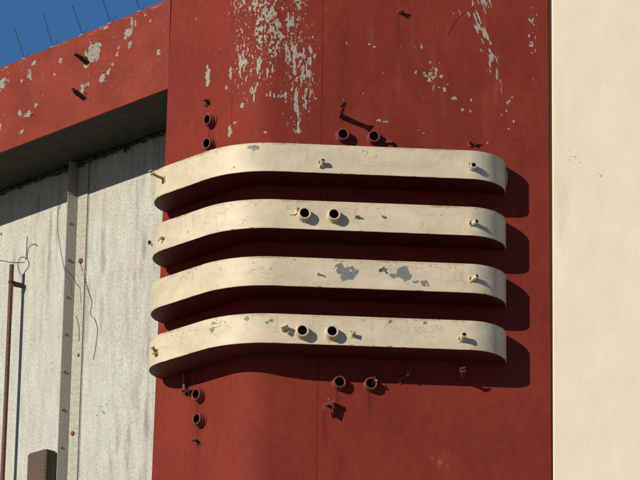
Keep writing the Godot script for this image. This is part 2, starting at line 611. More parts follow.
func fin(y0: float, y1: float, m: Material, label: String) -> Node3D:
	var t := thing("cream_fin", label, "fin", Transform3D(Basis.IDENTITY, Vector3(0, H + y0, 0)), "cream fins wrapped round the pylon")
	var o := fin_outline()
	var n := o.size()
	var total: float = o[n - 1][2]
	var hh := y1 - y0
	var rows := [[0.0, 0.0022], [0.0007, 0.0007], [0.0022, 0.0], [hh - 0.0022, 0.0], [hh - 0.0007, 0.0007], [hh, 0.0022]]
	var tilt := [-0.85, -0.45, 0.0, 0.0, 0.45, 0.85]
	var st := mb()
	for i in n - 1:
		for k in rows.size() - 1:
			var P := []
			var N := []
			var U := []
			for c in [[i + 1, k], [i + 1, k + 1], [i, k + 1], [i, k]]:
				var a = o[c[0]]
				var q: Vector2 = a[0] - a[1] * rows[c[1]][1]
				P.append(Vector3(q.x, rows[c[1]][0], q.y))
				N.append(Vector3(a[1].x, tilt[c[1]], a[1].y).normalized())
				U.append(Vector2(1.0 - a[2] / total, 1.0 - rows[c[1]][0] / hh))
			quad(st, P, N, U)
	build("band", st, m, t, true)
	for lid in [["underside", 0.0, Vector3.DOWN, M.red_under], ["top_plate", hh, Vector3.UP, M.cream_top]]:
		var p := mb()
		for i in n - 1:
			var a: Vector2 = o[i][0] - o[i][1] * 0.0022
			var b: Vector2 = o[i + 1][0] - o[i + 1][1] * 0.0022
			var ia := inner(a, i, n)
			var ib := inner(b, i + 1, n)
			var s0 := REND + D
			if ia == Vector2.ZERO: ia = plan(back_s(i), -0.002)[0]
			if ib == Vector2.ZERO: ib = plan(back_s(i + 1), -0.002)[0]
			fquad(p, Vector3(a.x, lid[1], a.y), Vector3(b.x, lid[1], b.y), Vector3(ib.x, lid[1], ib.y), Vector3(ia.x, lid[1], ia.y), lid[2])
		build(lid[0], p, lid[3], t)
	return t

# thin plates of paint with one edge lifted off the band
func chips(f: Node3D, seed: int, count: int) -> void:
	var rng := RandomNumberGenerator.new()
	rng.seed = seed
	var st := mb()
	var base := f.position.y - H
	for i in count:
		var s := rng.randf_range(0.36, 1.38)
		var y := rng.randf_range(0.062, 0.106) if rng.randf() < 0.8 else rng.randf_range(0.012, 0.06)
		var an := rng.randf_range(0, TAU)
		var l := rng.randf_range(0.007, 0.019)
		var w := rng.randf_range(0.006, 0.014)
		var lift := rng.randf_range(0.0006, 0.0018)
		var d := Vector2(cos(an), sin(an))
		var e := Vector2(-d.y, d.x)
		var g := []
		for q in [[-0.5, -0.5, 0.0003], [-0.6, 0.4, 0.0003], [0.15, 0.55, 0.45], [0.1, -0.6, 0.5], [0.55, 0.25, 1.0], [0.5, -0.3, 0.9]]:
			var p: Vector2 = d * q[0] * l + e * q[1] * w * rng.randf_range(0.7, 1.2)
			g.append(at(s + p.x, base + clampf(y + p.y, 0.003, 0.1085), D + maxf(0.0003, q[2] * lift)) - f.position)
		fquad(st, g[0], g[1], g[2], g[3], nrm(s))
		fquad(st, g[3], g[2], g[4], g[5], nrm(s))
	tag(build("lifted_paint", st, M.cream_fix, f), "lifted plates of cream paint", "", "", "stuff")

func back_s(i: int) -> float:
	var s0 := REND + D
	if i <= 24: return lerpf(s0, F, (i - 16) / 8.0)
	if i <= 48: return F + R * TH * (i - 24) / 24.0
	return lerpf(F + R * TH, SN, (i - 48) / 3.0)

func fin_skin(seed: int, cracks: int, extra: Callable) -> StandardMaterial3D:
	var o := fin_outline()
	var total: float = o[o.size() - 1][2]
	var k := Coat.new([0.0, total, 0.0, 0.1115], 1150.0)
	k.base(Color8(197, 185, 161), [[k.field(seed, 7, 1), 0.05], [k.field(seed + 1, 60, 2.5, 3), 0.018], [k.field(seed + 2, 20, 3), 0.03]], [[k.field(seed + 3, 26, 2, 3), 0.30], [k.field(seed + 4, 420, 28, 2), 0.09]])
	var rng := RandomNumberGenerator.new()
	rng.seed = seed
	var dark := Color(0.36, 0.31, 0.23)
	for i in cracks:
		k.crack(rng.randf_range(0.32, total - 0.12), rng.randf_range(0.03, 0.109), rng.randf_range(-3.0, -0.3) if rng.randf() < 0.6 else rng.randf_range(-0.4, 0.4), rng.randf_range(0.03, 0.09), rng.randi(), dark, rng.randf_range(0.2, 0.7))
	for i in 16:
		k.flake(rng.randf_range(0.05, total - 0.05), rng.randf_range(0.085, 0.111), rng.randf_range(0.0015, 0.004), rng.randf_range(0.0015, 0.003), rng.randi(), Color(0.45, 0.44, 0.40), -40)
	for i in 9:
		k.stain(rng.randf_range(0.05, total - 0.05), 0.075, 0.005, 0.04, rng.randi(), Color(0.50, 0.42, 0.30), 0.16)
	for i in 26:
		k.stain(rng.randf_range(0.05, total - 0.05), 0.108, rng.randf_range(0.02, 0.07), rng.randf_range(0.004, 0.009), rng.randi(), Color8(148, 118, 80), rng.randf_range(0.15, 0.5))
	for i in 8:
		k.flake(rng.randf_range(0.1, total - 0.1), rng.randf_range(0.0, 0.003), rng.randf_range(0.003, 0.008), rng.randf_range(0.001, 0.0022), rng.randi(), Color(0.42, 0.40, 0.36), -40)
	extra.call(k)
	return k.material(0.55, 2.6)

# ================================================================ the scene
func _ready() -> void:
	# camera
	var cam := Camera3D.new()
	cam.name = "camera"
	add_child(cam)
	var fw := Vector3(0.06791831, 0.32588784, -0.94296565)
	var rt := Vector3(0.99696714, 0.01382514, 0.07658579)
	var up := Vector3(-0.03799501, 0.94530735, 0.32396049)
	cam.transform = Transform3D(Basis(rt, up, -fw), Vector3(-1.74133621, -4.21756672 + H, 12.25855347))
	cam.fov = rad_to_deg(2.0 * atan(240.0 / 3509.856))
	cam.near = 0.1
	cam.far = 600.0
	cam.current = true
	# sky
	var env := Environment.new()
	var sky := Sky.new()
	var ps := ProceduralSkyMaterial.new()
	ps.sky_top_color = Color(0.18, 0.385, 0.605)
	ps.sky_horizon_color = Color(0.76, 0.745, 0.71)
	ps.sky_curve = 0.08
	ps.ground_bottom_color = Color(0.20, 0.19, 0.18)
	ps.ground_horizon_color = Color(0.45, 0.50, 0.55)
	ps.sun_angle_max = 1.0
	sky.sky_material = ps
	env.background_mode = Environment.BG_SKY
	env.sky = sky
	env.tonemap_mode = Environment.TONE_MAPPER_LINEAR
	env.tonemap_exposure = 1.0
	env.sdfgi_enabled = true
	env.ssao_enabled = true
	env.ssil_enabled = true
	var we := WorldEnvironment.new()
	we.name = "world_environment"
	we.environment = env
	add_child(we)
	# sun
	var sun := DirectionalLight3D.new()
	sun.name = "sun"
	add_child(sun)
	sun.look_at_from_position(Vector3.ZERO, SUN, Vector3.UP)
	sun.light_energy = 1.5
	sun.light_color = Color(1.0, 0.955, 0.87)
	sun.light_angular_distance = 0.5
	sun.shadow_enabled = true

	materials()
	ground()
	pylon()
	fascia()
	recessed_wall()
	cream_wall()
	fins()
	sockets()
	clips()
	wires()

func materials() -> void:
	M.red = mottled(Color8(118, 47, 38), Color8(113, 45, 37), 0.03, 3, 0.72, 1.3, 0.5)
	M.red.metallic_specular = 0.2
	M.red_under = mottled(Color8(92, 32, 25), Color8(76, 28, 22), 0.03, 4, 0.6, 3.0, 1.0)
	M.red_fix = mottled(Color8(128, 53, 42), Color8(104, 42, 34), 0.05, 5, 0.6, 11.0, 3.0)
	M.rust = mottled(Color8(78, 40, 34), Color8(48, 28, 25), 0.05, 6, 0.8, 12.0, 4.0)
	M.cream_fix = mottled(Color8(203, 191, 166), Color8(188, 174, 144), 0.04, 7, 0.55, 11.0, 2.5)
	M.cream_old = mottled(Color8(190, 174, 138), Color8(120, 100, 72), 0.05, 8, 0.7, 14.0, 3.0)
	M.cream_top = mottled(Color8(84, 40, 32), Color8(66, 34, 28), 0.03, 9, 0.7, 4.0, 2.0)
	M.dark = plain(Color8(20, 17, 15), 0.8)
	M.wire = plain(Color8(58, 48, 42), 0.6)
	M.brown_wire = plain(Color8(96, 66, 50), 0.7)
	M.galv = mottled(Color8(150, 148, 140), Color8(140, 139, 132), 0.03, 10, 0.55, 7.0, 0.5)
	M.batten = mottled(Color8(172, 170, 160), Color8(152, 150, 140), 0.04, 11, 0.85, 6.0, 2.0)
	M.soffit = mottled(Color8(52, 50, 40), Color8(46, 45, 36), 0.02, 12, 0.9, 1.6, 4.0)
	M.mortar = mottled(Color8(82, 80, 70), Color8(56, 54, 48), 0.06, 13, 0.95, 9.0, 6.0)
	M.orange = mottled(Color8(156, 92, 46), Color8(98, 58, 36), 0.08, 14, 0.9, 18.0, 5.0)
	M.screw = mottled(Color8(150, 128, 92), Color8(98, 80, 56), 0.08, 15, 0.6, 20.0, 3.0)
	M.box = mottled(Color8(96, 80, 70), Color8(76, 62, 54), 0.05, 16, 0.85, 8.0, 5.0)
	M.pipe = mottled(Color8(96, 50, 42), Color8(70, 38, 33), 0.04, 17, 0.65, 9.0, 3.0)
	M.spike = plain(Color8(62, 62, 62), 0.45, 0.6)
	M.gap = plain(Color8(128, 100, 82), 0.9)
	M.wall_plain = mottled(Color8(174, 174, 167), Color8(162, 162, 154), 0.02, 18, 0.92, 2.0, 0.7)
	M.wall_plain.metallic_specular = 0.25
	M.cream_plain = mottled(Color8(231, 219, 199), Color8(229, 216, 195), 0.02, 19, 0.8, 3.0, 0.25)
	M.cream_plain.metallic_specular = 0.3
	M.roadway = mottled(Color8(132, 126, 114), Color8(120, 114, 103), 0.06, 20, 0.95, 1.4, 4.0)
	M.paving = mottled(Color8(144, 137, 124), Color8(130, 124, 112), 0.05, 21, 0.9, 1.2, 4.0)

func ground() -> void:
	var g := mb()
	fquad(g, Vector3(-250, -0.12, -250), Vector3(250, -0.12, -250), Vector3(250, -0.12, 250), Vector3(-250, -0.12, 250), Vector3.UP)
	tag(build("road", g, M.roadway), "pale concrete road running past the building", "road", "", "structure")
	var p := mb()
	box(p, Vector3(-9, -0.3, -9), Vector3(8, 0.0, 4.0))
	tag(build("pavement", p, M.paving), "grey concrete pavement at the foot of the building", "pavement", "", "structure")

func pylon() -> void:
	var k := Coat.new([0.0, 1.64, -0.98, 1.16], 690.0)
	k.base(Color8(120, 48, 39), [[k.field(21, 4, 5), 0.055], [k.field(22, 46, 40, 4), 0.05], [k.field(23, 9, 5), 0.04]], [[k.field(24, 6, 6, 3), 0.8], [k.field(25, 240, 330, 3), 0.11]])
	var pale := Color8(150, 146, 136)
	var grey := Color8(146, 143, 136)
	# chalky runs and dull patches
	var rng := RandomNumberGenerator.new()
	rng.seed = 5
	for i in 16:
		k.stain(rng.randf_range(0.1, 0.85), rng.randf_range(0.5, 0.95), rng.randf_range(0.006, 0.02), rng.randf_range(0.03, 0.16), rng.randi(), Color8(150, 88, 76), rng.randf_range(0.1, 0.26))
	for i in 22:
		k.stain(rng.randf_range(0.05, 1.5), rng.randf_range(-0.95, 1.05), rng.randf_range(0.01, 0.05), rng.randf_range(0.05, 0.3), rng.randi(), Color8(96, 38, 31), rng.randf_range(0.15, 0.3))
	# the great peeled patch at the corner
	k.cluster([[1.19, 1.06, 0.035, 0.10, 1.0], [1.13, 1.08, 0.05, 0.06, 0.86], [1.06, 1.06, 0.05, 0.09, 0.92], [0.97, 1.06, 0.05, 0.06, 0.84], [0.95, 0.98, 0.02, 0.08, 0.8], [1.12, 0.99, 0.05, 0.05, 0.8], [1.07, 0.92, 0.04, 0.06, 0.86], [1.10, 0.86, 0.02, 0.07, 0.9], [1.045, 0.84, 0.035, 0.08, 1.0], [0.985, 0.88, 0.02, 0.05, 0.84]], 31, 150.0, 84.0, pale, 0.70, -55, true)
	k.cluster([[0.985, 0.77, 0.02, 0.05, 1.05], [0.965, 0.70, 0.018, 0.10, 1.0], [0.935, 0.67, 0.012, 0.10, 0.9], [0.905, 0.72, 0.022, 0.09, 0.72], [0.955, 0.55, 0.010, 0.10, 0.86], [0.95, 0.46, 0.010, 0.03, 1.0], [0.93, 0.59, 0.025, 0.05, 0.68], [1.10, 0.70, 0.018, 0.04, 0.92], [1.055, 0.69, 0.018, 0.018, 0.95], [1.03, 0.585, 0.04, 0.014, 0.9], [1.17, 0.76, 0.03, 0.11, 0.74], [1.12, 0.62, 0.04, 0.05, 0.58]], 36, 140.0, 42.0, pale, 0.72, -55, true)
	k.cluster([[1.10, 1.02, 0.12, 0.12, 0.45], [1.05, 0.84, 0.09, 0.14, 0.42], [0.95, 0.70, 0.06, 0.2, 0.42], [1.15, 0.72, 0.08, 0.12, 0.42]], 32, 60.0, 40.0, pale, 0.9)
	# the slanting scrape near the other edge and the scatter between
	k.cluster([[0.26, 1.02, 0.04, 0.06, 0.78], [0.275, 0.93, 0.018, 0.05, 0.7], [0.245, 0.86, 0.016, 0.06, 0.72], [0.222, 0.79, 0.014, 0.05, 0.85], [0.20, 0.72, 0.006, 0.06, 0.72], [0.18, 0.64, 0.006, 0.05, 0.62], [0.33, 0.95, 0.05, 0.02, 0.55]], 33, 150.0, 34.0, grey, 0.70, -40, true, 0.36)
	k.cluster([[0.47, 0.70, 0.05, 0.015, 0.62], [0.44, 0.68, 0.02, 0.03, 0.6], [0.50, 0.81, 0.03, 0.012, 0.66], [0.46, 0.745, 0.04, 0.008, 0.6], [0.40, 0.65, 0.02, 0.012, 0.66], [0.06, 0.9, 0.012, 0.10, 0.5], [0.15, 0.57, 0.015, 0.05, 0.52]], 34, 90.0, 70.0, grey, 0.84, -40, true)
	for f in [[1.369, 0.745, 0.015, 0.032], [1.362, 0.705, 0.012, 0.022], [1.231, 0.475, 0.012, 0.03], [1.205, 0.50, 0.009, 0.006], [1.235, 0.71, 0.009, 0.026], [1.255, 0.655, 0.008, 0.008], [1.17, 0.56, 0.012, 0.01], [0.43, 0.71, 0.006, 0.018], [0.455, 0.675, 0.008, 0.010], [0.41, 0.69, 0.008, 0.008], [0.398, 0.64, 0.007, 0.010], [0.36, 0.605, 0.012, 0.008], [0.33, 0.56, 0.005, 0.006], [0.296, 0.60, 0.004, 0.006], [0.30, 0.555, 0.004, 0.006], [0.075, 0.872, 0.005, 0.007], [0.05, 0.867, 0.004, 0.006], [0.06, 0.94, 0.004, 0.008], [0.18, 0.545, 0.004, 0.004], [0.155, 0.49, 0.005, 0.004], [0.235, 0.43, 0.004, 0.004], [0.685, 0.81, 0.008, 0.004], [0.665, 0.80, 0.006, 0.005], [0.77, 0.81, 0.004, 0.005], [0.475, 0.46, 0.005, 0.003], [0.645, 0.505, 0.01, 0.007], [0.62, 0.50, 0.012, 0.004], [1.45, 0.99, 0.004, 0.004], [1.07, 0.44, 0.008, 0.005]]:
		k.flake(f[0], f[1], f[2], f[3], int(f[0] * 9000) + int(f[1] * 700), grey if f[2] > 0.007 else pale)
	for i in 40:
		k.flake(rng.randf_range(0.03, 1.55), rng.randf_range(0.42, 1.1), rng.randf_range(0.0012, 0.003), rng.randf_range(0.0012, 0.003), rng.randi(), pale, -30)
	k.stain(0.405, -0.815, 0.045, 0.05, 71, Color8(140, 70, 42), 0.4)
	k.cluster([[0.41, -0.817, 0.014, 0.014, 0.9], [0.385, -0.79, 0.012, 0.02, 0.62], [0.44, -0.80, 0.012, 0.01, 0.55], [0.385, -0.83, 0.008, 0.012, 0.62]], 37, 110.0, 110.0, Color8(158, 84, 42), 0.8, -12)
	for q in [[1.34, 0.547], [1.365, -0.54], [1.355, -0.63], [0.779, 0.43], [0.662, 0.43], [0.781, -0.525], [0.665, -0.525], [0.567, 0.94], [0.83, -0.63]]:
		k.stain(q[0], q[1] - 0.07, 0.018, 0.09, int(q[0] * 991), Color8(88, 36, 30), 0.35)
		k.stain(q[0] + 0.006, q[1] - 0.05, 0.006, 0.07, int(q[0] * 787), Color8(78, 34, 28), 0.4)
	# scratches and cracked lifting paint
	k.stroke([[0.285, 0.98], [0.348, 0.93], [0.386, 0.855]], Color(0.14, 0.06, 0.05), 0.8, -60, 3, 0.25, 2)
	k.stroke([[0.77, 0.80], [0.79, 0.73]], Color(0.16, 0.07, 0.06), 0.6, -50, 4, 0.2)
	k.stroke([[0.17, 0.43], [0.10, 0.45], [0.095, 0.38]], Color(0.2, 0.07, 0.06), 0.35, -50, 6, 0.3)
	k.stroke([[1.222, 0.62], [1.222, 0.47]], Color(0.15, 0.06, 0.05), 0.8, -60, 7, 0.3, 2)
	for i in 26:
		k.crack(rng.randf_range(0.03, 1.5), rng.randf_range(-0.9, 1.0), rng.randf_range(-3.1, 3.1), rng.randf_range(0.01, 0.05), rng.randi(), Color(0.22, 0.08, 0.06), 0.35)
	for i in 50:   # lumps under the paint, thickest near the arris
		var px := int(k.X(pow(rng.randf(), 2.0) * 1.5))
		var py := int(rng.randf() * k.h)
		var rr := rng.randf_range(1.5, 4.0)
		for dy in range(-4, 5):
			for dx in range(-4, 5):
				var q := 1.0 - (dx * dx + dy * dy) / (rr * rr)
				if q > 0: k.put(px + dx, py + dy, Color.WHITE, 0.0, int(q * 50))
	var m := k.material(0.72, 3.2, 0.2)
	var t := thing("red_pylon", "tall red steel clad pylon with rounded corner and peeling paint", "pylon")
	for j in [["flat_sheet", 0.0, 0.8585, "wide flat red sheet with a peeled streak near its arris"], ["corner_sheet", 0.8585, EDGE + 0.004, "rounded corner sheet with a large patch of flaked paint"]]:
		var o := build(j[0], sheet(j[1] + 0.0005, j[2] - 0.0005, -0.98, 1.16, 0.0, 0.012, 0.0007, k.r, 0.0165 if j[1] > 0.5 else 0.0), m, t, true)
		if j[3] != "": tag(o, j[3])
		build("lower_sheet", sheet(j[1] + 0.0005, j[2] - 0.0005, -H + 0.002, -0.983, 0.0, 0.012, 0.0007, k.r), M.red, t)
		build("upper_sheet", sheet(j[1] + 0.0005, j[2] - 0.0005, 1.163, 2.3, 0.0, 0.012, 0.0007, k.r), M.red, t)
	var c := mb()
	slab(c, 0.0008, EDGE - 0.016, -H + 0.001, 2.302, -RECESS - 0.15, -0.008)
	build("frame", c, M.red, t)

func fascia() -> void:
	var k := Coat.new([1.603, 2.85, FB, FT], 900.0)
	k.base(Color8(125, 54, 43), [[k.field(41, 5, 2), 0.07], [k.field(42, 40, 12, 4), 0.05], [k.field(43, 12, 4), 0.04]], [[k.field(44, 7, 2, 3), 0.6], [k.field(45, 330, 110, 2), 0.08]])
	var metal := Color8(141, 139, 131)
	for f in [[2.055, 1.045, 0.020, 0.026], [2.075, 1.005, 0.026, 0.024], [2.03, 1.03, 0.022, 0.018], [2.09, 1.0, 0.016, 0.026], [2.05, 1.02, 0.03, 0.02], [2.10, 1.035, 0.008, 0.006], [2.03, 0.985, 0.006, 0.006], [1.845, 1.045, 0.022, 0.016], [1.822, 1.075, 0.008, 0.026], [1.80, 1.075, 0.005, 0.012], [1.832, 0.995, 0.010, 0.012], [1.905, 0.975, 0.007, 0.008], [1.895, 1.0, 0.006, 0.006], [1.985, 0.90, 0.018, 0.016], [1.955, 0.915, 0.010, 0.012], [2.11, 0.885, 0.010, 0.018], [2.085, 0.895, 0.012, 0.008], [2.45, 1.035, 0.013, 0.028], [2.425, 1.08, 0.012, 0.010], [2.50, 1.025, 0.008, 0.007], [2.62, 1.05, 0.028, 0.016], [2.66, 1.02, 0.020, 0.012], [2.45, 0.867, 0.020, 0.010], [2.40, 0.895, 0.011, 0.008], [2.50, 0.885, 0.010, 0.012], [2.485, 0.80, 0.012, 0.007], [2.63, 0.86, 0.010, 0.016], [2.64, 0.80, 0.010, 0.01], [1.655, 0.912, 0.010, 0.010], [1.74, 1.095, 0.006, 0.005], [1.71, 1.06, 0.006, 0.004], [2.255, 1.045, 0.008, 0.011], [2.29, 0.995, 0.006, 0.006], [1.98, 1.11, 0.012, 0.006], [2.02, 1.0, 0.006, 0.014], [1.93, 0.94, 0.006, 0.006], [2.70, 0.92, 0.02, 0.015]]:
		k.flake(f[0], f[1], f[2] * 1.3, f[3] * 1.3, int(f[0] * 7000) + int(f[1] * 500), metal, -60)
	var rng := RandomNumberGenerator.new()
	rng.seed = 8
	for i in 60:
		k.flake(rng.randf_range(1.62, 2.8), rng.randf_range(0.80, 1.11), rng.randf_range(0.0012, 0.004), rng.randf_range(0.0012, 0.003), rng.randi(), metal, -40)
	for i in 30:   # worn paint along the top edge
		k.flake(rng.randf_range(1.65, 2.8), rng.randf_range(1.108, 1.122), rng.randf_range(0.004, 0.02), rng.randf_range(0.001, 0.003), rng.randi(), Color8(150, 112, 98), -20)
	for p in [[2.09, 0.90], [1.99, 1.04], [2.07, 1.05], [1.86, 1.05], [2.46, 1.06], [1.97, 0.91]]:
		for i in 4:
			k.crack(p[0] + rng.randf_range(-0.04, 0.04), p[1] + rng.randf_range(-0.03, 0.03), rng.randf_range(-3, 3), rng.randf_range(0.02, 0.06), rng.randi(), Color(0.18, 0.08, 0.06), 0.7)
	var m := k.material(0.7, 2.8, 0.25)
	var t := thing("red_fascia", "red sheet metal fascia with torn flaking paint over the recessed wall", "fascia")
	for j in [[EDGE - 0.010, 2.06], [2.06, 2.455], [2.455, 2.85]]:
		build("fascia_sheet", sheet(j[0] + 0.00025, j[1] - 0.00025, FB, FT, 0.0, 0.010, 0.0004, k.r), m, t, true)
	for j in 7:
		build("fascia_sheet", sheet(2.85 + j * 0.5 + 0.0006, 3.35 + j * 0.5 - 0.0006, FB, FT, 0.0, 0.010, 0.001, k.r), M.red, t)
	var lip := mb()
	slab(lip, EDGE + 0.001, 6.35, FB + 0.0015, FB + 0.006, -0.042, -0.0102)
	slab(lip, EDGE + 0.001, 6.35, FB + 0.0015, FB + 0.03, -0.046, -0.0425)
	build("drip_lip", lip, M.dark, t)
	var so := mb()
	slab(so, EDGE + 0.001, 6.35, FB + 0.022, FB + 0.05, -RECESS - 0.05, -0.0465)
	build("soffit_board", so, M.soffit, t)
	var bk := mb()
	slab(bk, EDGE + 0.001, 6.35, FB + 0.051, FT - 0.004, -RECESS - 0.05, -0.0105)
	build("roof_edge", bk, M.red, t)
	var cap := mb()
	slab(cap, EDGE + 0.001, 6.35, FT - 0.0035, FT + 0.0005, -RECESS - 0.05, -0.0015)
	build("capping", cap, M.galv, t)
	# curled scraps of paint that still hang on
	var st := mb()
	for i in 26:
		var c = [[2.10, 0.895], [2.03, 1.02], [1.97, 0.91], [1.84, 1.04], [2.45, 1.04], [2.62, 1.045], [2.44, 0.875]][i % 7]
		var s: float = c[0] + rng.randf_range(-0.035, 0.035)
		var y: float = c[1] + rng.randf_range(-0.025, 0.025)
		var l := rng.randf_range(0.006, 0.018)
		var wd := rng.randf_range(0.003, 0.010)
		var an := rng.randf_range(-0.9, 0.9)
		var d := Vector2(cos(an), sin(an))
		var e := Vector2(-d.y, d.x)
		var lf := rng.randf_range(0.004, 0.012)
		var a0 := at(s, y, 0.0006)
		var a1 := at(s + e.x * wd, y + e.y * wd, 0.0006)
		var b0 := at(s + d.x * l * 0.6, y + d.y * l * 0.6, lf * 0.5)
		var b1 := at(s + d.x * l * 0.6 + e.x * wd, y + d.y * l * 0.6 + e.y * wd, lf * 0.45)
		var c0 := at(s + d.x * l + e.x * wd * 0.4, y + d.y * l + e.y * wd * 0.4, lf)
		fquad(st, a0, a1, b1, b0, nrm(2.0))
		fquad(st, b0, b1, c0, c0.lerp(b0, 0.02), nrm(2.0))
	tag(build("curled_paint_scraps", st, M.red_fix, t), "curled scraps of red paint on the fascia", "", "", "stuff")
	# wires against birds along the top
	var group := "bird wires along the fascia top"
	var i := 0
	for q in [[2.499, "bird wire nearest the outer end of the fascia"], [2.316, "second bird wire from the outer end of the fascia"], [2.134, "middle bird wire above the big torn flakes on the fascia"], [1.962, "second bird wire from the pylon on the fascia top"], [1.784, "bird wire nearest the pylon on the fascia top"]]:
		var b := thing("bird_wire", "thin grey " + q[1], "bird wire", Transform3D(frame(q[0], FT, -0.012)), group)
		var w := mb()
		tube(w, [Vector3(0, 0, 0), Vector3(-0.002, 0.06, 0.028), Vector3(-0.004, 0.125 + 0.012 * sin(i * 2.1), 0.058)], 0.0013, 5)
		build("spike", w, M.spike, b)
		var w2 := mb()
		tube(w2, [Vector3(0, 0, 0), Vector3(0.01, 0.045, -0.018)], 0.001, 5)
		build("short_spike", w2, M.spike, b)
		var w3 := mb()
		box(w3, Vector3(-0.012, -0.001, -0.01), Vector3(0.012, 0.004, 0.01), 0.001)
		build("clip_base", w3, M.galv, b)
		i += 1

func recessed_wall() -> void:
	var k := Coat.new([1.62, 3.12, -0.95, 0.77], 640.0)
	k.base(Color8(178, 179, 172), [[k.field(51, 30, 9, 5), 0.055], [k.field(52, 110, 130, 4), 0.10], [k.field(53, 6, 5), 0.025]], [[k.field(54, 130, 60, 4), 0.25], [k.field(55, 300, 340, 3), 0.22]])
	var rng := RandomNumberGenerator.new()
	rng.seed = 12
	var dirt := Color8(74, 73, 68)
	for i in 60:   # dark weathered runs, most of them close to the pylon
		var s := 1.98 + absf(rng.randfn(0.0, 0.22))
		k.stain(s, rng.randf_range(-0.8, 0.7), rng.randf_range(0.006, 0.03), rng.randf_range(0.05, 0.25), rng.randi(), dirt, rng.randf_range(0.06, 0.2))
	for i in 40:
		k.stain(rng.randf_range(2.0, 3.1), rng.randf_range(0.0, 0.75), rng.randf_range(0.004, 0.02), rng.randf_range(0.05, 0.3), rng.randi(), Color8(104, 98, 84), rng.randf_range(0.15, 0.4))
	for i in 34:
		k.stain(rng.randf_range(2.0, 3.1), rng.randf_range(-0.9, 0.5), rng.randf_range(0.008, 0.05), rng.randf_range(0.06, 0.3), rng.randi(), Color8(186, 183, 172), rng.randf_range(0.2, 0.5))
	# faint brush marks across, and pits
	for i in 2600:
		var s := rng.randf_range(1.95, 3.1) if i % 2 else 2.0 + absf(rng.randfn(0.0, 0.2))
		var y := rng.randf_range(-0.94, 0.75)
		var l := rng.randf_range(0.003, 0.022)
		k.stroke([[s, y], [s + l, y + rng.randf_range(-0.002, 0.002)]], dirt, rng.randf_range(0.06, 0.36), -14, rng.randi(), 0.15)
	for i in 500:
		k.put(int(rng.randf() * k.w), int(rng.randf() * k.h), dirt, 0.6, -40)
	k.flake(2.246, -0.468, 0.004, 0.004, 3, Color8(205, 202, 192), 10)
	for i in 6: k.flake(2.33 + rng.randf_range(-0.03, 0.03), -0.33 + rng.randf_range(-0.02, 0.02), 0.006, 0.002, rng.randi(), dirt, -20)
	k.flake(3.02, 0.577, 0.006, 0.006, 5, Color8(92, 58, 40), 10)
	k.flake(2.07, 0.315, 0.012, 0.010, 6, Color8(40, 32, 28), 30)
	k.flake(2.055, 0.30, 0.006, 0.008, 7, Color8(70, 48, 36), 30)
	var m := k.material(0.92, 1.8, 0.25)
	var t := thing("recessed_wall", "weathered whitewashed sheet wall set back under the red fascia", "wall")
	for j in [[1.66, 2.4535, "weathered grey white sheet beside the pylon"], [2.4560, 3.12, "weathered grey white sheet behind the rusty pipe"]]:
		tag(build("cement_sheet", sheet(j[0], j[1], -0.95, 0.766, -RECESS, 0.012, 0.001, k.r), m, t, true), j[2])
	for j in [[1.66, 2.4475], [2.4545, 3.12]]:
		build("cement_sheet", sheet(j[0], j[1], -3.2, -0.953, -RECESS, 0.012, 0.001, k.r), M.wall_plain, t)
	for j in 3:
		build("cement_sheet", sheet(3.123 + j * 1.2, 4.32 + j * 1.2, -3.2, 0.766, -RECESS, 0.012, 0.001, k.r), M.wall_plain, t)
	var lo := mb()
	slab(lo, 1.64, 6.72, -H + 0.001, -3.21, -RECESS - 0.2, -RECESS)
	build("plinth", lo, M.wall_plain, t)
	var bk := mb()
	slab(bk, 1.64, 6.75, -3.2, 0.7655, -RECESS - 0.2, -RECESS - 0.0095)
	build("backing", bk, M.dark, t)
	# steel angle: a white flange on the wall, bolted, and a leg standing out with screws in its side
	var b := mb()
	slab(b, 2.4585, 2.5185, -3.2, 0.7655, -RECESS + 0.0005, -RECESS + 0.006)
	var bn := build("angle_flange", b, M.batten, t)
	for q in [[2.483, 0.331, 1.35], [2.476, -0.071, 0.8], [2.492, -0.394, 1.15], [2.486, -0.75, 1.0]]:
		var w := mb()
		lathe(w, [Vector2(0.007, 0.0), Vector2(0.0068, 0.004), Vector2(0.004, 0.0065), Vector2(0.0001, 0.0068)], 6)
		var o := build("rusty_bolt", w, M.orange, bn)
		o.transform = frame(q[0], q[1], -RECESS + 0.0055).scaled_local(Vector3.ONE * q[2] * 1.25)
	var g := mb()
	var la := [at(2.5187, -3.2, -RECESS + 0.0005), at(2.5320, -3.2, -RECESS + 0.0480), at(2.5370, -3.2, -RECESS + 0.0468), at(2.5245, -3.2, -RECESS + 0.0005)]
	var tall := Vector3(0, 3.9655, 0)
	for i in 4:
		var mid: Vector3 = (la[0] + la[2]) / 2.0
		fquad(g, la[i], la[(i + 1) % 4], la[(i + 1) % 4] + tall, la[i] + tall, (la[i] + la[(i + 1) % 4]) / 2.0 - mid)
	fquad(g, la[0], la[1], la[2], la[3], Vector3.DOWN)
	var gs := build("angle_leg", g, M.galv, t)
	for i in 11:
		var y := 0.497 - i * 0.158
		var w := mb()
		lathe(w, [Vector2(0.0052, 0.0), Vector2(0.005, 0.002), Vector2(0.003, 0.0042), Vector2(0.0001, 0.0046)], 8)
		var o := build("screw", w, M.screw, gs)
		var f := frame(2.5287, y, -RECESS + 0.0362)
		o.transform = Transform3D(f.basis * Basis(Vector3.UP, PI / 2 - 0.27) * Basis.from_scale(Vector3.ONE * (1.25 + 0.2 * sin(i * 1.7))), f.origin)
	# lumpy mortar along the top of the wall
	var rr := RandomNumberGenerator.new()
	rr.seed = 44
	var mo := mb()
	var last := at(1.605, FB + 0.012, -RECESS + 0.006)
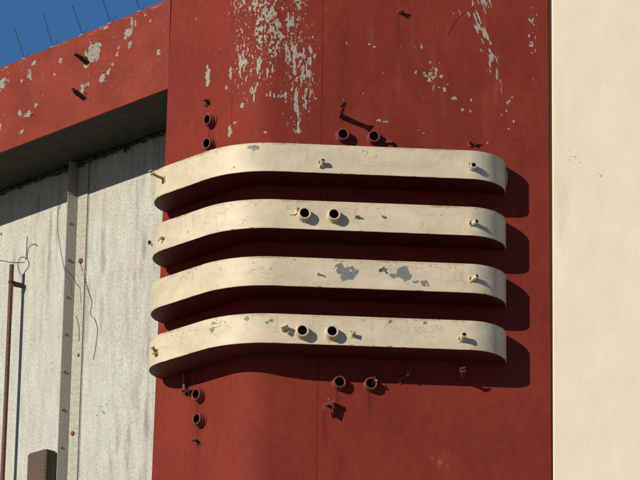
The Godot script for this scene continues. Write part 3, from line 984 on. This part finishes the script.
	for i in range(1, 190):
		var s := 1.605 + i * 0.011
		var p := at(s, FB + 0.012 + rr.randf_range(-0.008, 0.004), -RECESS + 0.008 + rr.randf_range(-0.004, 0.012))
		bar(mo, last, p, Vector3(0, 1, rr.randf_range(-1, 1)), rr.randf_range(0.005, 0.010), rr.randf_range(0.005, 0.009))
		last = p
	for i in 30:
		var s := rr.randf_range(2.2, 2.62)
		var p := at(s, FB + 0.014 + rr.randf_range(-0.018, 0.004), -RECESS + rr.randf_range(0.004, 0.03))
		bar(mo, p, p + Vector3(rr.randf_range(-0.02, 0.02), rr.randf_range(-0.012, 0.008), rr.randf_range(-0.015, 0.015)), Vector3(0, 1, rr.randf_range(-1, 1)), rr.randf_range(0.003, 0.009), rr.randf_range(0.003, 0.008))
	tag(build("mortar_bead", mo, M.mortar, t), "", "", "", "stuff")

func cream_wall() -> void:
	var k := Coat.new([-0.62, 0.0, -1.0, 1.2], 640.0)
	k.base(Color8(231, 219, 199), [[k.field(61, 3, 8), 0.012], [k.field(62, 160, 560, 2), 0.018], [k.field(63, 5, 10), 0.012]], [[k.field(64, 150, 500, 3), 0.16], [k.field(65, 9, 30, 3), 0.12]])
	var rng := RandomNumberGenerator.new()
	rng.seed = 21
	for i in 14: k.flake(-0.095 + rng.randfn(0.0, 0.012), 0.385 + rng.randfn(0.0, 0.018), rng.randf_range(0.001, 0.004), rng.randf_range(0.001, 0.003), rng.randi(), Color8(188, 168, 122), -15)
	for i in 9: k.flake(-0.19 + rng.randfn(0.0, 0.03), 0.325 + rng.randfn(0.0, 0.01), rng.randf_range(0.001, 0.003), rng.randf_range(0.001, 0.002), rng.randi(), Color8(190, 166, 128), -15)
	k.flake(-0.195, 0.316, 0.004, 0.004, 9, Color8(150, 122, 92), -15)
	for i in 60: k.flake(rng.randf_range(-0.5, -0.02), rng.randf_range(-0.95, 1.1), rng.randf_range(0.0008, 0.002), rng.randf_range(0.0008, 0.002), rng.randi(), Color8(196, 176, 140), -25)
	for i in 7: k.stain(-0.035 + rng.randf_range(-0.02, 0.01), rng.randf_range(-0.05, 0.12), 0.02, 0.12, rng.randi(), Color8(238, 232, 218), 0.5)
	for i in 6: k.stain(rng.randf_range(-0.5, -0.02), rng.randf_range(-0.9, 0.9), 0.015, 0.4, rng.randi(), Color8(220, 203, 174), 0.10)
	for i in 5: k.stain(-0.04 + rng.randf_range(-0.02, 0.01), rng.randf_range(0.1, 0.6), 0.02, 0.2, rng.randi(), Color8(214, 197, 165), 0.2)
	var m := k.material(0.8, 2.2, 0.3)
	var t := thing("cream_wall", "smooth cream rendered wall beside the red pylon", "wall")
	# the near edge is rounded and the joint narrows slightly downwards
	var st := mb()
	var sec := [[0.0, -0.25, Vector3(-1, 0, 0)], [0.0, -0.0035, Vector3(-1, 0, 0)], [0.0006, -0.0014, Vector3(-0.9, 0, 0.4).normalized()], [0.0016, -0.0004, Vector3(-0.4, 0, 0.9).normalized()], [0.004, 0.0, Vector3(0, 0, 1)], [0.55, 0.0, Vector3(0, 0, 1)]]
	for i in sec.size() - 1:
		var P := []
		var N := []
		var U := []
		for c in [[sec[i], -0.98], [sec[i], 1.18], [sec[i + 1], 1.18], [sec[i + 1], -0.98]]:
			var x: float = c[0][0] + lerpf(0.0045, 0.0170, (c[1] + 0.98) / 2.16)
			P.append(Vector3(x, H + c[1], c[0][1]))
			N.append(c[0][2])
			U.append(Vector2((x) / 0.62, (1.2 - c[1]) / 2.2))
		quad(st, P, N, U)
	build("render_coat", st, m, t, true)
	var b := mb()
	box(b, Vector3(0.0035, 0.001, -0.26), Vector3(3.5, H - 0.981, -0.0015))
	box(b, Vector3(0.019, H + 1.181, -0.26), Vector3(3.5, H + 2.0, -0.0015))
	box(b, Vector3(0.556, H - 0.981, -0.26), Vector3(3.5, H + 1.181, -0.0005))
	build("plain_wall", b, M.cream_plain, t)
	var g := mb()
	box(g, Vector3(-0.012, 0.002, -0.4), Vector3(0.03, H + 1.99, -0.012))
	build("joint_filler", g, M.gap, t)

func fins() -> void:
	var metal := Color8(112, 116, 112)
	var fl := func(k, list):
		for f in list: k.flake(fin_l(f[0]), f[1] + 0.434, f[2], f[3], int(f[0] * 5000) + 3, f[4] if f.size() > 4 else metal, -60)
	var m0 := fin_skin(101, 15, func(k):
		fl.call(k, [[1.08, 0.322 - 0.6613, 0.022, 0.007], [1.075, 0.317 - 0.6613, 0.016, 0.010], [1.12, 0.25 - 0.6613, 0.005, 0.003]])
		k.stain(fin_l(1.08), 0.075, 0.012, 0.03, 4, Color8(150, 138, 112), 0.5))
	var m1 := fin_skin(112, 24, func(k): fl.call(k, [[1.28, 0.04 - 0.4367, 0.004, 0.003]]))
	var m2 := fin_skin(123, 26, func(k):
		fl.call(k, [[0.772, -0.160 - 0.2155, 0.036, 0.028], [0.795, -0.142 - 0.2155, 0.016, 0.018], [0.752, -0.158 - 0.2155, 0.024, 0.016], [0.560, -0.156 - 0.2155, 0.026, 0.027], [0.592, -0.166 - 0.2155, 0.020, 0.012], [0.484, -0.190 - 0.2155, 0.020, 0.012], [0.515, -0.185 - 0.2155, 0.016, 0.006]])
		k.crack(fin_l(0.55), 0.092, 0.05, 0.2, 77, Color(0.34, 0.29, 0.21), 1.0))
	var m3 := fin_skin(134, 22, func(k):
		fl.call(k, [[1.157, -0.352, 0.014, 0.012], [1.163, -0.368, 0.010, 0.010], [1.085, -0.342, 0.009, 0.008], [1.035, -0.350, 0.010, 0.008], [1.045, -0.358, 0.007, 0.006], [0.61, -0.338, 0.009, 0.007], [0.482, -0.338, 0.009, 0.006]])
		k.crack(fin_l(0.42), 0.088, 3.0, 0.12, 78, Color(0.34, 0.29, 0.21), 0.6)
		k.crack(fin_l(0.60), 0.1, -2.5, 0.07, 79, Color(0.34, 0.29, 0.21), 0.6))
	var f0 := fin(0.2273, 0.3388, m0, "topmost cream fin with a flake lifting at its rounded end")
	var f1 := fin(0.0060, 0.1175, m1, "second cream fin from the top, with two neon sockets and no bare patches")
	var f2 := fin(-0.2155, -0.1040, m2, "third cream fin from the top, with two large bare grey metal patches")
	var f3 := fin(-0.4340, -0.3225, m3, "lowest cream fin, with two neon sockets and small bare grey spots")
	chips(f0, 201, 6)
	chips(f1, 202, 12)
	chips(f2, 203, 18)
	chips(f3, 204, 16)
	# the flake of paint that curls away from the end of the topmost fin
	var st := mb()
	var c := Vector2(-(REND + D), 0)
	for i in 7:
		var ya := 0.022 + i * 0.0115
		var yb := ya + 0.0115
		var q := func(y: float, e: float) -> Vector3:
			var w := sin(clampf((y - 0.022) / 0.0805, 0, 1) * PI)
			var a := 0.20 - e * 0.13
			var rad := D + 0.0015 + e * 0.006 * w
			a += (1 - e) * 0.05 * w
			return Vector3(c.x + cos(a) * rad, y, sin(a) * rad)
		fquad(st, q.call(ya, 0.0), q.call(yb, 0.0), q.call(yb, 1.0), q.call(ya, 1.0), Vector3(1, 0, 0.3))
	build("loose_flake", st, M.cream_fix, f0)

func sockets() -> void:
	var cg := "cream neon sockets on the fins"
	socket(0.93, 0.068, D, M.cream_fix, "cream socket on second fin beside the bent cream flap", cg, Vector2(0.05, 0.02))
	socket(0.82, 0.068, D, M.cream_fix, "cream socket on second fin, further from the bent flap", cg, Vector2(-0.03, 0.0))
	socket(0.93, -0.382, D, M.cream_fix, "cream socket on lowest fin beside the square cream lug", cg, Vector2(0.0, 0.03))
	socket(0.823, -0.382, D, M.cream_fix, "cream socket on lowest fin, further from the square lug", cg, Vector2(0.04, -0.03))
	var rg := "red neon sockets on the pylon"
	socket(1.347, 0.547, 0.0, M.red_fix, "red socket on the rounded side, clear above the topmost fin", rg, Vector2(-0.04, 0.0))
	socket(1.349, 0.452, 0.0, M.red_fix, "red socket half hidden behind the top of the topmost fin", rg, Vector2(0.03, 0.04))
	socket(0.779, 0.441, 0.0, M.red_fix, "red socket above the topmost fin, nearer the sheet joint", rg)
	socket(0.662, 0.438, 0.0, M.red_fix, "red socket above the topmost fin where a bracket's long shadow ends", rg, Vector2(-0.04, 0.02))
	socket(1.372, -0.531, 0.0, M.red_fix, "upper red socket of the pair on the rounded side under the lowest fin", rg, Vector2(0.03, 0.02))
	socket(1.364, -0.629, 0.0, M.red_fix, "lower red socket of the pair on the rounded side under the lowest fin", rg, Vector2(0.0, -0.04))
	socket(0.781, -0.525, 0.0, M.red_fix, "empty red socket on the flat front under the lowest fin", rg, Vector2(0.03, 0.0))
	socket(0.665, -0.525, 0.0, M.red_fix, "red socket on the flat front under the lowest fin, holding a scrap", rg, Vector2(-0.02, 0.05))
	# the scrap caught in the mouth of the last one
	var t := thing("bent_scrap", "bent red metal scrap caught in the mouth of a socket", "scrap", frame(0.662, -0.525, 0.012))
	var k := mb()
	bar(k, Vector3(0.004, -0.012, -0.004), Vector3(0.010, 0.002, 0.020), Vector3(1, 0.3, 0), 0.008, 0.002)
	bar(k, Vector3(0.010, 0.002, 0.020), Vector3(0.006, 0.012, 0.027), Vector3(1, 0.3, 0), 0.009, 0.002)
	bar(k, Vector3(0.010, 0.002, 0.020), Vector3(0.018, -0.004, 0.026), Vector3(0.2, 1, 0), 0.007, 0.002)
	build("strip", k, M.red_fix, t)

func clips() -> void:
	var cg := "cream tube brackets on the fins"
	var c: Material = M.cream_fix
	# near the straight ends of the fins
	sleeve(0.309, 0.272, D, c, "blocky cream bracket near the straight end of the topmost fin", cg, 0.022, 0.0125, 0.15, 0.1, 1)
	sleeve(0.306, 0.052, D, c, "slim cream bracket with raised lugs near the straight end of the second fin", cg, 0.024, 0.0085, 0.5, 0.1, 2)
	sleeve(0.309, -0.165, D, c, "stubby cream bracket with a dark mouth near the straight end of the third fin", cg, 0.026, 0.0085, 0.7, 0.35, 3)
	sleeve(0.347, -0.396, D, c, "cream bracket with a long shadow near the straight end of the lowest fin", cg, 0.034, 0.0105, 0.15, 0.3, 4)
	# along the fronts
	sleeve(0.866, 0.256, D, c, "cream bracket on the topmost fin near the sheet joint", cg, 0.026, 0.009, 0.1, 0.55, 5)
	var t := thing("bent_flap", "bent cream metal flap beside the socket on the second fin", "bracket", frame(0.962, 0.066, D), cg)
	var k := mb()
	bar(k, Vector3(-0.022, 0.001, 0.001), Vector3(-0.002, 0.001, 0.003), Vector3(0, 1, 0), 0.017, 0.002)
	bar(k, Vector3(-0.002, 0.001, 0.003), Vector3(0.011, 0.006, 0.018), Vector3(0, 1, 0), 0.015, 0.002)
	build("flap", k, c, t)
	var k2 := mb()
	lathe(k2, [Vector2(0.0065, 0.018), Vector2(0.0085, 0.020), Vector2(0.0085, 0.026), Vector2(0.0065, 0.028), Vector2(0.0045, 0.026), Vector2(0.0045, 0.018)], 12)
	build("ring", k2, M.cream_old, t).position = Vector3(0.011, 0.007, -0.004)
	var t2 := thing("square_lug", "square cream lug standing out beside the socket on the lowest fin", "bracket", frame(0.990, -0.386, D), cg)
	var k3 := mb()
	bar(k3, Vector3(-0.002, 0.004, -0.001), Vector3(-0.008, 0.012, 0.030), Vector3(1, 0.5, 0), 0.026, 0.012, 0.0015)
	build("lug", k3, c, t2)
	var k4 := mb()
	bar(k4, Vector3(0.004, -0.004, 0.0), Vector3(0.012, -0.012, 0.014), Vector3(1, 0.5, 0), 0.012, 0.003)
	build("tab", k4, c, t2)
	var bg := "broken bracket stubs on the fins"
	stub(0.738, 0.060, D, c, "small broken cream bracket stub on the second fin beside its sockets", bg, 3, 0.8)
	stub(0.642, 0.066, D, c, "tiny cream stub alone on the second fin's plain stretch", bg, 4, 0.42)
	stub(0.875, -0.168, D, c, "small cream stub on the third fin near its larger bare patch", bg, 5, 0.55)
	stub(0.648, -0.136, D, c, "lumpy cream stub between the two bare patches of the third fin", bg, 6, 0.7)
	stub(0.745, -0.398, D, c, "forked cream stub on the lowest fin beside its sockets", bg, 7, 0.95)
	stub(1.412, 0.050, D, M.cream_old, "small weathered stub on the second fin's rounded end by the white wall", bg, 8, 0.6)
	stub(1.437, -0.392, D, M.cream_old, "dark weathered prongs on the lowest fin's rounded end", bg, 9, 1.1)
	clip("tube_bracket", 1.424, 0.286, D, M.cream_old, "long weathered bracket jutting from the topmost fin towards the white wall", cg, 0.055, 2, 0.12, -0.05, 0.011, 0.2)
	# red ones on the pylon
	var rg := "red tube brackets on the pylon"
	clip("red_tube_bracket", 0.788, 0.510, 0.0, M.red_fix, "long red bracket casting a long shadow above the topmost fin", rg, 0.088, 2, 0.10, 0.05, 0.021, 0.9)
	clip("red_tube_bracket", 0.327, -0.505, 0.0, M.red_fix, "long red bracket in the shadow edge under the lowest fin's straight end", rg, 0.078, 2, 0.12, -0.1, 0.016, 0.2)
	clip("red_tube_bracket", 0.30, 0.420, 0.0, M.red_fix, "red bracket just above the straight end of the topmost fin", rg, 0.022, 2, 0.2, 0.1, 0.010, -0.3)
	clip("red_tube_bracket", 0.558, -0.515, 0.0, M.red_fix, "red bracket wholly in the shadow of the lowest fin", rg, 0.05, 2, 0.3, 0.7, 0.016, 0.5)
	var sg := "broken red bracket stubs on the pylon"
	stub(0.605, 0.419, 0.0, M.red_fix, "small red stub just right of the sockets above the topmost fin", sg, 12, 0.9)
	stub(0.567, 0.945, 0.0, M.red_fix, "red torn stub alone high on the flat front", sg, 13, 1.2)
	stub(1.354, 0.625, 0.0, M.rust, "dark broken stub above the upper red socket of the rounded side", sg, 14, 0.95)
	stub(1.358, -0.722, 0.0, M.rust, "dark broken stub below the lowest red socket of the rounded side", sg, 15, 0.9)
	stub(1.412, -0.515, 0.0, M.rust, "dark broken stub beside the socket and under the upright rod", sg, 16, 1.1)
	var r := thing("upright_rod", "thin upright red rod hanging in the lowest fin's shadow", "rod", frame(1.434, -0.505, 0.004))
	var rk := mb()
	bar(rk, Vector3(0, -0.01, 0.010), Vector3(0.001, 0.064, 0.016), Vector3(1, 0, 0), 0.012, 0.007, 0.001)
	build("rod", rk, M.red_fix, r)
	var rk2 := mb()
	box(rk2, Vector3(-0.006, -0.016, -0.004), Vector3(0.012, -0.006, 0.012), 0.001)
	build("tab", rk2, M.rust, r)
	# the crossbar hanging loose under the lowest fin
	var x := thing("loose_crossbar", "loose red crossbar bracket with a hanging strip under the lowest fin", "bracket", frame(0.835, -0.622, 0.0), rg)
	var xk := mb()
	bar(xk, Vector3(-0.008, -0.008, 0.030), Vector3(0.034, 0.012, 0.034), Vector3(0, 1, 0.2), 0.011, 0.006, 0.001)
	build("crossbar", xk, M.red_fix, x)
	var xk2 := mb()
	bar(xk2, Vector3(0.014, 0.004, -0.002), Vector3(0.013, 0.003, 0.030), Vector3(1, 0, 0), 0.010, 0.008)
	bar(xk2, Vector3(-0.006, -0.006, 0.032), Vector3(-0.004, -0.022, 0.034), Vector3(1, 0, 0), 0.010, 0.004)
	build("stalk", xk2, M.red_fix, x)
	var xk3 := mb()
	bar(xk3, Vector3(0.033, 0.014, 0.038), Vector3(0.033, 0.010, 0.004), Vector3(0, 1, 0), 0.016, 0.003)
	bar(xk3, Vector3(0.031, 0.008, 0.026), Vector3(0.029, -0.034, 0.020), Vector3(0, 0.2, 1), 0.022, 0.002)
	build("hanging_strip", xk3, M.red_fix, x)
	var xk4 := mb()
	lathe(xk4, [Vector2(0.008, 0.0), Vector2(0.008, 0.006), Vector2(0.005, 0.009), Vector2(0.0001, 0.0095)], 10)
	build("knob", xk4, M.red_fix, x).position = Vector3(0.018, 0.016, 0.028)
	# torn off brackets on the fascia
	var fg := "torn dark brackets on the fascia"
	for q in [[2.085, 0.985, 0.44, "upper dark torn metal strip on the fascia beside large bare flakes", 3], [2.095, 0.835, 0.42, "lower dark torn metal strip on the fascia under the large flakes", 4]]:
		var tt := thing("torn_fascia_strip", q[3], "bracket", frame(q[0], q[1], 0.0), fg)
		var rng := RandomNumberGenerator.new()
		rng.seed = q[4]
		var tk := mb()
		var p := Vector3(0, 0, -0.002)
		var an: float = q[2]
		for i in 5:
			var nx := p + Vector3(rng.randf_range(-0.002, 0.002), sin(an), cos(an)) * 0.0145
			bar(tk, p, nx, Vector3(1, rng.randf_range(-0.35, 0.35), 0), 0.027 - i * 0.0032 + rng.randf_range(-0.003, 0.003), 0.0055)
			p = nx
			an += rng.randf_range(-0.18, 0.16)
		build("strip", tk, M.rust, tt)
		for i in 4:
			var ck := mb()
			var c0 := Vector3(rng.randf_range(-0.02, 0.012), rng.randf_range(-0.006, 0.022), 0.0)
			var c1 := c0 + Vector3(rng.randf_range(-0.012, 0.012), rng.randf_range(0.002, 0.014), rng.randf_range(0.006, 0.016))
			bar(ck, c0, c1, Vector3(1, rng.randf_range(-0.6, 0.6), 0), rng.randf_range(0.006, 0.013), 0.0016)
			bar(ck, c1, c1 + Vector3(rng.randf_range(-0.006, 0.006), 0.004, 0.005), Vector3(1, rng.randf_range(-0.6, 0.6), 0), 0.006, 0.0014)
			build("paint_curl", ck, M.red_fix if i < 3 else M.rust, tt)

func wires() -> void:
	var o := -RECESS
	# rusty pipe on its stand-off
	var p := thing("rusty_pipe", "thin rusty red pipe standing off the white wall", "pipe", frame(2.858, 0.387, o + 0.065))
	var k := mb()
	tube(k, [Vector3(0, -3.4, 0), Vector3(0.002, -0.5, 0), Vector3(0, 0, 0)], 0.0095, 14)
	build("tube", k, M.pipe, p)
	var b := mb()
	bar(b, Vector3(0.006, -0.078, -0.07), Vector3(0.004, -0.074, 0.004), Vector3(0, 1, 0), 0.012, 0.004)
	bar(b, Vector3(0.014, -0.082, -0.055), Vector3(0.006, -0.082, -0.012), Vector3(0, 1, 0), 0.02, 0.012, 0.002)
	build("bracket", b, M.rust, p)
	var c := mb()
	tube(c, [Vector3(0, -0.080, 0), Vector3(0, -0.070, 0)], 0.0112, 14)
	build("collar", c, M.rust, p)
	var wp := func(called: String, label: String, lists: Array, r: float, m: Material, off: float, parts: Array) -> void:
		var t := thing(called, label, "wire", frame(lists[0][0][0], lists[0][0][1], off), "loose wires on the white wall")
		var inv := t.transform.affine_inverse()
		var rng := RandomNumberGenerator.new()
		rng.seed = int(lists[0][0][0] * 1000)
		for i in lists.size():
			var pts := []
			for q in lists[i]: pts.append(inv * at(q[0], q[1], off + (q[2] if q.size() > 2 else 0.0)))
			var w := mb()
			tube(w, smooth_path(pts, 5), r, 5)
			build(parts[i], w, m, t)
	wp.call("tangled_wire", "tangle of bent dark wire above the end of the rusty pipe", [
		[[2.837, 0.426], [2.877, 0.44, 0.002], [2.895, 0.413, 0.003], [2.886, 0.38], [2.871, 0.351, -0.002]],
		[[2.837, 0.426], [2.822, 0.392, 0.002], [2.847, 0.371], [2.861, 0.353, -0.002]],
		[[2.837, 0.426], [2.837, 0.45], [2.827, 0.472, 0.002], [2.802, 0.479, 0.004], [2.778, 0.471, 0.003], [2.775, 0.462]],
		[[2.848, 0.420], [2.845, 0.445], [2.844, 0.524]]], 0.0012, M.wire, o + 0.002, ["loop", "loop", "hook", "upright_end"])
	wp.call("slack_wire", "slack wire crossing the top of the rusty pipe", [[[3.12, 0.47], [3.012, 0.457], [2.938, 0.432, 0.003], [2.852, 0.412]]], 0.0010, M.wire, o + 0.002, ["strand"])
	wp.call("brown_wire", "brown wire bowing out beside the steel angle", [[[2.514, 0.64], [2.558, 0.601], [2.583, 0.549], [2.58, 0.475], [2.546, 0.346], [2.512, 0.265, 0.003], [2.483, 0.233, 0.003], [2.473, 0.163]]], 0.0015, M.brown_wire, o + 0.055, ["strand"])
	wp.call("thin_dark_wire", "kinked thin dark wire trailing from the uppermost rusty bolt", [[[2.486, 0.327, 0.006], [2.437, 0.197], [2.409, 0.14, 0.001], [2.417, 0.091], [2.384, 0.058, 0.001], [2.369, -0.002], [2.388, -0.109, 0.0]]], 0.0011, M.wire, o + 0.003, ["strand"])
	wp.call("short_brown_wire", "short brown wire end lying on the angle's white flange", [[[2.501, 0.099], [2.48, 0.052], [2.476, -0.012]]], 0.0012, M.brown_wire, o + 0.008, ["strand"])
	# brown box at the lower edge of the view
	var bx := thing("brown_box", "brown metal box with rounded edges fixed to the white wall", "box", frame(2.652, -0.449 - 0.34, o))
	var q := mb()
	bar(q, Vector3(0, 0.0, 0.031), Vector3(0, 0.334, 0.031), Vector3(1, 0, 0), 0.118, 0.060, 0.007)
	build("case", q, M.box, bx)
	var ld := mb()
	bar(ld, Vector3(0, 0.3345, 0.031), Vector3(0, 0.340, 0.031), Vector3(1, 0, 0), 0.114, 0.056, 0.007)
	build("lid", ld, M.box, bx)
